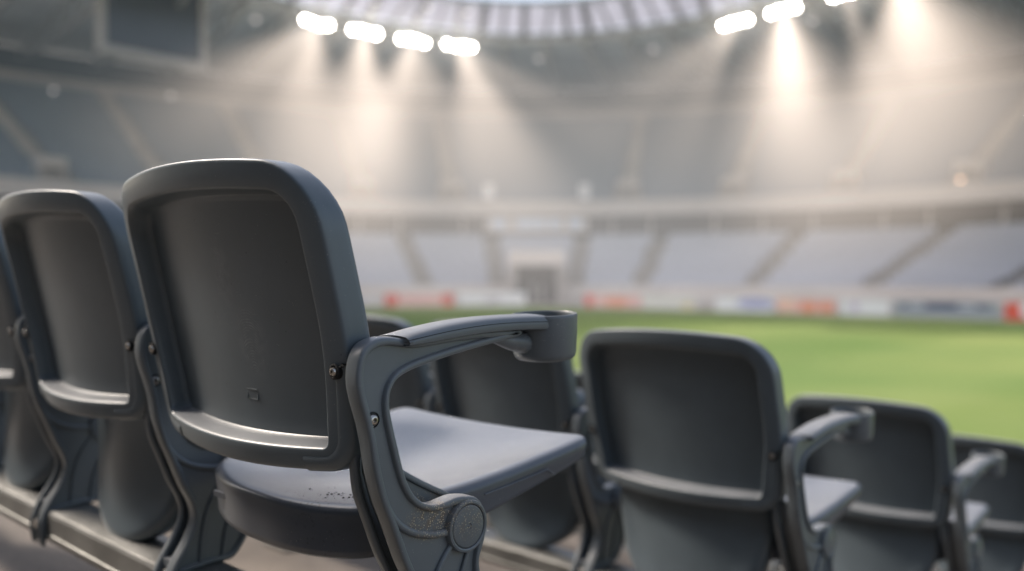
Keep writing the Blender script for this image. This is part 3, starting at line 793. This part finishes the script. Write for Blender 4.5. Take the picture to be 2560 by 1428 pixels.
def beam(kind, apex, d):
    m, ang, L = BM[kind]; bm = bmesh.new(); t = math.tan(math.radians(ang)); n = 28
    a = [bm.verts.new((.35 * math.cos(2 * PI * i / n), .35 * math.sin(2 * PI * i / n), 0)) for i in range(n)]
    b = [bm.verts.new(((L * t + .35) * math.cos(2 * PI * i / n), (L * t + .35) * math.sin(2 * PI * i / n), -L)) for i in range(n)]
    for i in range(n): bm.faces.new((a[i], a[(i + 1) % n], b[(i + 1) % n], b[i]))
    bm.faces.new(a); bm.faces.new(b[::-1])
    o = obj('glow_haze', bm, m, sm=False)
    o.rotation_mode = 'QUATERNION'; o.rotation_quaternion = Vector((0, 0, -1)).rotation_difference(Vector(d).normalized()); o.location = apex
    return tag(o, 'glowing cone standing in for a warm light beam under the floodlights', 'haze', 'self-glowing haze volumes', kind='structure')
# bank: (bearing of the bank from the terrace, label, beams as (kind, sideways lean, lean inward))
DROPS = [.3, .12, .24, .24, .28, .30, .42, .3]
banks = [(-.223, 'leftmost lit floodlight bank of the left row', [('mid', -1.5, .2), ('mid', -.1, .3), ('fan', -.3, .2)]),
         (-.169, 'second lit floodlight bank of the left row', [('bright', -.05, .4), ('mid', .12, .1)]),
         (-.1136, 'third lit floodlight bank of the left row', [('mid', -.30, .2), ('fan', 0, .2)]),
         (-.0605, 'rightmost lit floodlight bank of the left row, above the middle of the stand', [('bright', .32, .2), ('narrow', 1.5, .2), ('narrow', .65, .2)]),
         (.2545, 'leftmost lit floodlight bank of the right row', [('mid', -1.2, .2), ('narrow', -.5, .1)]),
         (.309, 'second lit floodlight bank of the right row', [('bright', .0, .3), ('mid', .05, .1), ('fan', 0, .2)]),
         (.381, 'third floodlight bank of the right row, half cut by the top of the photo', [('narrow', .2, .2)]),
         (.44, 'floodlight bank at the far right end of the right row, at the top edge', [('bright', -.05, .2), ('mid', .9, .1), ('fan', .3, .1), ('mid', .4, .1)])]
def ring_at(t):
    best = min((abs((EL0 + EA * math.sin(math.radians(d / 10))) / (EF0 + EB * math.cos(math.radians(d / 10))) - t), d / 10) for d in range(-780, 780))
    return best[1]
for (tb, lab, bs), dz_ in zip(banks, DROPS):
    d = ring_at(tb)
    o = RP(d, .3, IH - .9 - dz_); u = (RP(d + 1, 0, 0) - RP(d - 1, 0, 0)).normalized(); w = Vector((-u.y, u.x, 0))
    Mx = Matrix(((u.x, w.x, 0, 0), (u.y, w.y, 0, 0), (0, 0, 1, 0), (0, 0, 0, 1)))
    root = empty('floodlight', o)
    bm = bmesh.new(); box(bm, (0, .15, .1), (2.7, .3, .62), Mx); box(bm, (-.9, .3, .7), (.1, .1, .8), Mx); box(bm, (.9, .3, .7), (.1, .1, .8), Mx)
    obj('housing', bm, M['housing'], root, sm=False)
    for i in range(4):
        bm = bmesh.new(); cx = (i - 1.5) * .68; lr = random.uniform(.13, .2)
        lathe(bm, [(0, 0), (lr, 0), (lr + .01, .05), (lr + .01, .14)], Mx @ Vector((cx, -.16, .1 + random.uniform(-.1, .1))), Mx @ Vector((0, 1, 0)), 20)
        obj('lamp', bm, M['lamp'], root)
    tag(root, lab, 'floodlight', 'lit floodlight banks under the roof ring')
    for kind, lean, inw in bs:
        beam(kind, o, RT * lean - FW * inw + Vector((0, 0, -1)))
# haze in the bowl: volumes that glow by themselves, not lit by the lamps
N = NT('bowl_glow'); tc = N.n('ShaderNodeTexCoord'); ln = N.n('ShaderNodeVectorMath', _operation='LENGTH'); N.l(tc.outputs['Object'], ln.inputs[0])
q = N.math('POWER', N.math('SUBTRACT', 1, N.math('POWER', ln.outputs['Value'], 2), clamp=True), 1.4)
e = N.n('ShaderNodeEmission'); e.inputs[0].default_value = (1, .90, .85, 1); N.l(N.math('MULTIPLY', q, .0032), e.inputs[1]); N.l(e.outputs[0], N.out.inputs['Volume'])
bm = bmesh.new(); bmesh.ops.create_icosphere(bm, subdivisions=3, radius=1.0)
N1 = N; hz = obj('haze', bm, N.m, sm=False); hz.location = W(5, 68, 8.5); hz.scale = (31, 26, 24); hz.rotation_euler = (0, 0, TH)
tag(hz, 'warm self-glowing haze filling the air of the far bowl', 'haze', kind='structure')
bm = bmesh.new(); bmesh.ops.create_icosphere(bm, subdivisions=3, radius=1.0)
m2 = N1.m.copy(); m2.name = 'low_glow'  # low volume glows by itself to brighten the far pitch edge
for nd in m2.node_tree.nodes:
    if nd.type == 'MATH' and nd.operation == 'MULTIPLY' and abs(nd.inputs[1].default_value - .0032) < 1e-6: nd.inputs[1].default_value = .0052
hz = obj('haze', bm, m2, sm=False); hz.location = W(5, 66, 2.6); hz.scale = (36, 18, 7.5); hz.rotation_euler = (0, 0, TH)
tag(hz, 'pale self-glowing haze lying over the far pitch edge', 'haze', kind='structure')
bm = bmesh.new(); bmesh.ops.create_icosphere(bm, subdivisions=3, radius=1.0)
m3 = N1.m.copy(); m3.name = 'cool_fill_glow'  # cool glow added as fill over the dark roof and stands
for nd in m3.node_tree.nodes:
    if nd.type == 'MATH' and nd.operation == 'MULTIPLY' and abs(nd.inputs[1].default_value - .0032) < 1e-6: nd.inputs[1].default_value = .0022
    if nd.type == 'EMISSION': nd.inputs[0].default_value = (.78, .92, 1, 1)
hz = obj('haze', bm, m3, sm=False); hz.location = W(0, 76, 14); hz.scale = (75, 46, 26); hz.rotation_euler = (0, 0, TH)
tag(hz, 'cool self-glowing haze added to brighten the whole far bowl', 'haze', kind='structure')
N = NT('lamp_bloom'); tc = N.n('ShaderNodeTexCoord'); ln = N.n('ShaderNodeVectorMath', _operation='LENGTH'); N.l(tc.outputs['Object'], ln.inputs[0])  # emission round each bank stands in for lamp bloom
q = N.math('POWER', N.math('SUBTRACT', 1, ln.outputs['Value'], clamp=True), 2.6)
e = N.n('ShaderNodeEmission'); e.inputs[0].default_value = (1, .90, .80, 1); N.l(N.math('MULTIPLY', q, .16), e.inputs[1]); N.l(e.outputs[0], N.out.inputs['Volume'])
for tb, lab, bs in banks:
    d = ring_at(tb); bm = bmesh.new(); bmesh.ops.create_icosphere(bm, subdivisions=3, radius=1.0)
    hz = obj('glow_haze', bm, N.m, sm=False); hz.location = RP(d, .3, IH - 1.1); hz.scale = (4.2, 4.2, 3.4)
    tag(hz, 'glow volume added as bloom round a floodlight bank', 'haze', 'self-glowing haze volumes', kind='structure')
# weak small lamps on the roof and stand
M['lamp_small'] = emit('small_lamp_glow', (1, .9, .85), 1.0)
M['lamp_warm'] = emit('warm_lamp_glow', (1, .62, .40), 3.5)
def small_lamp(p, m, lab, r=.22, nm='ceiling_lamp', grp='small lamps under the roof'):
    root = empty(nm, p); bm = bmesh.new(); lathe(bm, [(0, -r), (r * .6, -r * .8), (r, -r * .2), (r, 0)], (0, 0, 0), (0, 0, 1), 16); obj('bulb', bm, m, root)
    bm = bmesh.new(); lathe(bm, [(r * 1.1, 0), (r * 1.1, r * .4), (0, r * .6)], (0, 0, 0), (0, 0, 1), 16); obj('shade', bm, M['housing'], root)
    tag(root, lab, 'lamp', grp)
def atpx(t, e, z): return W(t * z, z, CAMZ + e * z)
for t, e, z, lab in ((-.1545, .311, 66, 'faint round lamp at the top edge left of the roof opening'), (-.095, .305, 66, 'pale lamp high on the translucent ring, left of centre'), (-.05, .299, 67, 'pale lamp on the translucent ring above the fourth floodlight bank'),
                     (.03, .247, 78, 'dim lamp under the dark roof edge above the tunnel axis'), (.341, .29, 66, 'reddish lamp right of the second bank of the right row'),
                     (-.29, .291, 68, 'faint lamp between scoreboard and left floodlight row'), (-.387, .205, 92, 'pale lamp below the scoreboard on the gallery'), (-.52, .211, 92, 'faint lamp at the far left gallery'), (.16, .258, 76, 'faint lamp under the roof left of the right floodlight row')):
    small_lamp(atpx(t, e, z), M['lamp_small'], lab)
small_lamp(atpx(.509, .110, 78), M['lamp_warm'], 'small warm orange lamp above the parapet at the right', .2, 'wall_lamp', None)
small_lamp(atpx(-.566, .118, 78), M['lamp_small'], 'small pale lamp over the parapet at the far left', .2, 'wall_lamp', None)

# ------------------------------------------------------------------ scoreboard
A = W(-27.9, 59.4, CAMZ + 15.1); B = W(-22.7, 65.2, CAMZ + 15.1)
sb = empty('scoreboard', (A + B) / 2); u = (B - A).normalized(); w = Vector((-u.y, u.x, 0)); wd = (B - A).length
Mx = Matrix(((u.x, w.x, 0, 0), (u.y, w.y, 0, 0), (0, 0, 1, 0), (0, 0, 0, 1)))
M['screen'] = simple('dark_screen', (.035, .042, .052), rough=.3, var=.15, scale=.4)
bm = bmesh.new(); box(bm, (0, 0, 3.1), (wd - .9, .3, 5.0), Mx); obj('screen', bm, M['screen'], sb, sm=False)
bm = bmesh.new()
box(bm, (0, 0, .25), (wd, .6, .5), Mx); box(bm, (0, 0, 5.9), (wd, .6, .5), Mx)
box(bm, (-wd / 2 + .22, 0, 3.08), (.44, .6, 5.12), Mx); box(bm, (wd / 2 - .22, 0, 3.08), (.44, .6, 5.12), Mx); obj('frame', bm, simple('pale_frame', (.33, .32, .32), var=.1), sb, sm=False)
bm = bmesh.new()
for x in (-2.4, 2.4): tube(bm, [Mx @ Vector((x, 0, 6.1)), Mx @ Vector((x, .5, 8.6))], .08, 8)
obj('hanger', bm, M['girder'], sb)
tag(sb, 'big dark switched off screen with pale frame hanging at the top left', 'scoreboard')

# ------------------------------------------------------------------ advertising boards
def board_mat(name, base, spots, rough=.4):
    """printed board face: base colour plus soft-edged printed shapes given as (cx, cz, rx, rz, colour) in board units"""
    N = NT(name); p = N.n('ShaderNodeBsdfPrincipled', Roughness=rough); tc = N.n('ShaderNodeTexCoord'); O = tc.outputs['Object']
    c = N.mix(0.0, base, base)
    for cx, cz, rx, rz, cc in spots:
        mp = N.n('ShaderNodeMapping', _vector_type='TEXTURE'); mp.inputs['Location'].default_value = (cx, 0, cz); mp.inputs['Scale'].default_value = (rx, 50, rz)
        N.l(O, mp.inputs['Vector']); ln = N.n('ShaderNodeVectorMath', _operation='LENGTH'); N.l(mp.outputs[0], ln.inputs[0])
        c = N.mix(N.ramp(ln.outputs['Value'], [(.92, 1.0), (1.0, 0.0)]), c, cc)
    N.l(c, p.inputs['Base Color']); N.l(p.outputs[0], N.out.inputs[0]); return N.m
RED = (.70, .10, .06); ORG = (.80, .30, .16); WHT = (.82, .80, .78); NAVY = (.05, .07, .14); LAV = (.42, .42, .60); PNK = (.80, .48, .42)
def board(p, q, h, lab, base, spots):
    p = Vector((*p, 0)); q = Vector((*q, 0)); L = (q - p).length; d = (q - p).normalized()
    root = empty('advertising_board', (p + q) / 2, math.atan2(d.y, d.x))
    bm = bmesh.new(); box(bm, (0, 0, h / 2 + .05), (L - .06, .07, h)); bmesh.ops.bevel(bm, geom=bm.edges[:], offset=.02, segments=1)
    obj('face', bm, board_mat('board_print', base, spots), root, sm=False)
    bm = bmesh.new()
    for k in range(3):
        x = (k - 1) * L * .4; tube(bm, [(x, .05, h * .8), (x, .65, .0)], .03, 6)
    obj('strut', bm, M['girder'], root)
    tag(root, lab, 'board', 'advertising boards round the pitch')
bh = .95
board((-61.0, 30.0), (-58.6, 36.6), bh, 'pale advertising board at the left, beside the large backrest', (.55, .53, .52), [])
board((-58.4, 37.0), (-55.5, 43.5), bh, 'light grey advertising board left of the red and pink one', (.62, .58, .56), [(1, .6, 1.2, .25, (.3, .3, .33))])
board((-55.3, 43.9), (-52.6, 48.9), bh, 'pink advertising board with red ends left of the tunnel', PNK, [(-2.4, .6, .7, .8, RED), (2.4, .6, .6, .8, RED)])
board((-52.4, 49.3), (-49.2, 53.9), bh + .1, 'white advertising board with round bright patches just left of the tunnel', WHT, [(0, .5, .8, .3, (.6, .55, .55))])
board((-43.4, 54.4), (-38.0, 54.4), bh, 'orange and pink advertising board right of the tunnel', PNK, [(-2.3, .5, .5, .7, RED), (.4, .45, 1.2, .35, ORG)])
board((-37.8, 54.3), (-33.2, 54.2), bh, 'off white advertising board with yellowish base right of the orange one', (.74, .70, .62), [(1.6, .3, .5, .2, (.75, .6, .3))])
board((-31.6, 54.1), (-27.2, 54.0), bh, 'white and lavender advertising board in the middle of the far touchline', WHT, [(.9, .62, 1.5, .38, LAV)])
board((-27.0, 54.0), (-22.9, 53.8), bh, 'orange printed advertising board beside the foot of an aisle', PNK, [(-1.3, .65, .7, .6, (.85, .55, .42)), (.2, .45, .6, .35, ORG), (1.4, .45, .5, .3, ORG)])
board((-22.7, 53.8), (-19.6, 53.7), bh, 'plain white advertising board right of the orange printed one', WHT, [(-.6, .6, .3, .3, (.6, .5, .6))])
board((-19.4, 53.7), (-13.6, 53.5), bh, 'dark blue advertising board with grey lettering band near the right edge', (.36, .38, .40), [(0, .72, 2.7, .20, NAVY), (-1.5, .72, .5, .12, (.5, .5, .55)), (1.2, .72, .6, .12, (.5, .5, .55))])
board((-13.4, 53.5), (-8.6, 53.3), bh, 'red advertising board with white disc cut by the right edge', RED, [(-1.1, .62, .55, .5, WHT), (1.2, .6, .6, .4, ORG)])

# ------------------------------------------------------------------ light
EL = math.radians(42)
Ld = Vector((-.955, -.295, 0)).normalized()
Ldir = Vector((Ld.x * math.cos(EL), Ld.y * math.cos(EL), math.sin(EL)))
sun = bpy.data.lights.new('sun', 'SUN'); sun.energy = 5.0; sun.angle = math.radians(10); sun.color = (1, .88, .76)
so = bpy.data.objects.new('sun', sun); col.objects.link(so)
so.rotation_mode = 'QUATERNION'; so.rotation_quaternion = Vector((0, 0, 1)).rotation_difference(Ldir)
w = bpy.data.worlds.new('World'); sc.world = w; w.use_nodes = True; nt = w.node_tree
bg = nt.nodes['Background']; sky = nt.nodes.new('ShaderNodeTexSky'); sky.sky_type = 'NISHITA'; sky.sun_disc = False
sky.sun_elevation = EL; sky.sun_rotation = math.atan2(Ldir.x, Ldir.y); sky.dust_density = 3.0; sky.air_density = 1.0
hs = nt.nodes.new('ShaderNodeHueSaturation'); hs.inputs['Saturation'].default_value = .7; hs.inputs['Value'].default_value = 1.8
nt.links.new(sky.outputs[0], hs.inputs['Color']); nt.links.new(hs.outputs[0], bg.inputs[0]); bg.inputs[1].default_value = .15

# ------------------------------------------------------------------ camera
cam = bpy.data.cameras.new('camera'); co = bpy.data.objects.new('camera', cam); col.objects.link(co); sc.camera = co
cam.sensor_width = 36; cam.lens = 36 * 2200 / 2560; cam.clip_start = .05; cam.clip_end = 1200
pitch = math.atan(24 / 2200)
co.location = (0, 0, CAMZ); co.rotation_euler = (PI / 2 - pitch, 0, TH)
cam.dof.use_dof = True; cam.dof.focus_distance = .97; cam.dof.aperture_fstop = 36 * 2200 / 2560 / 16.5

sc.view_settings.view_transform = 'Standard'; sc.view_settings.look = 'None'; sc.view_settings.exposure = 0
cy = sc.cycles
cy.use_denoising = True; cy.sample_clamp_indirect = 4; cy.max_bounces = 8; cy.volume_bounces = 0
cy.volume_max_steps = 96
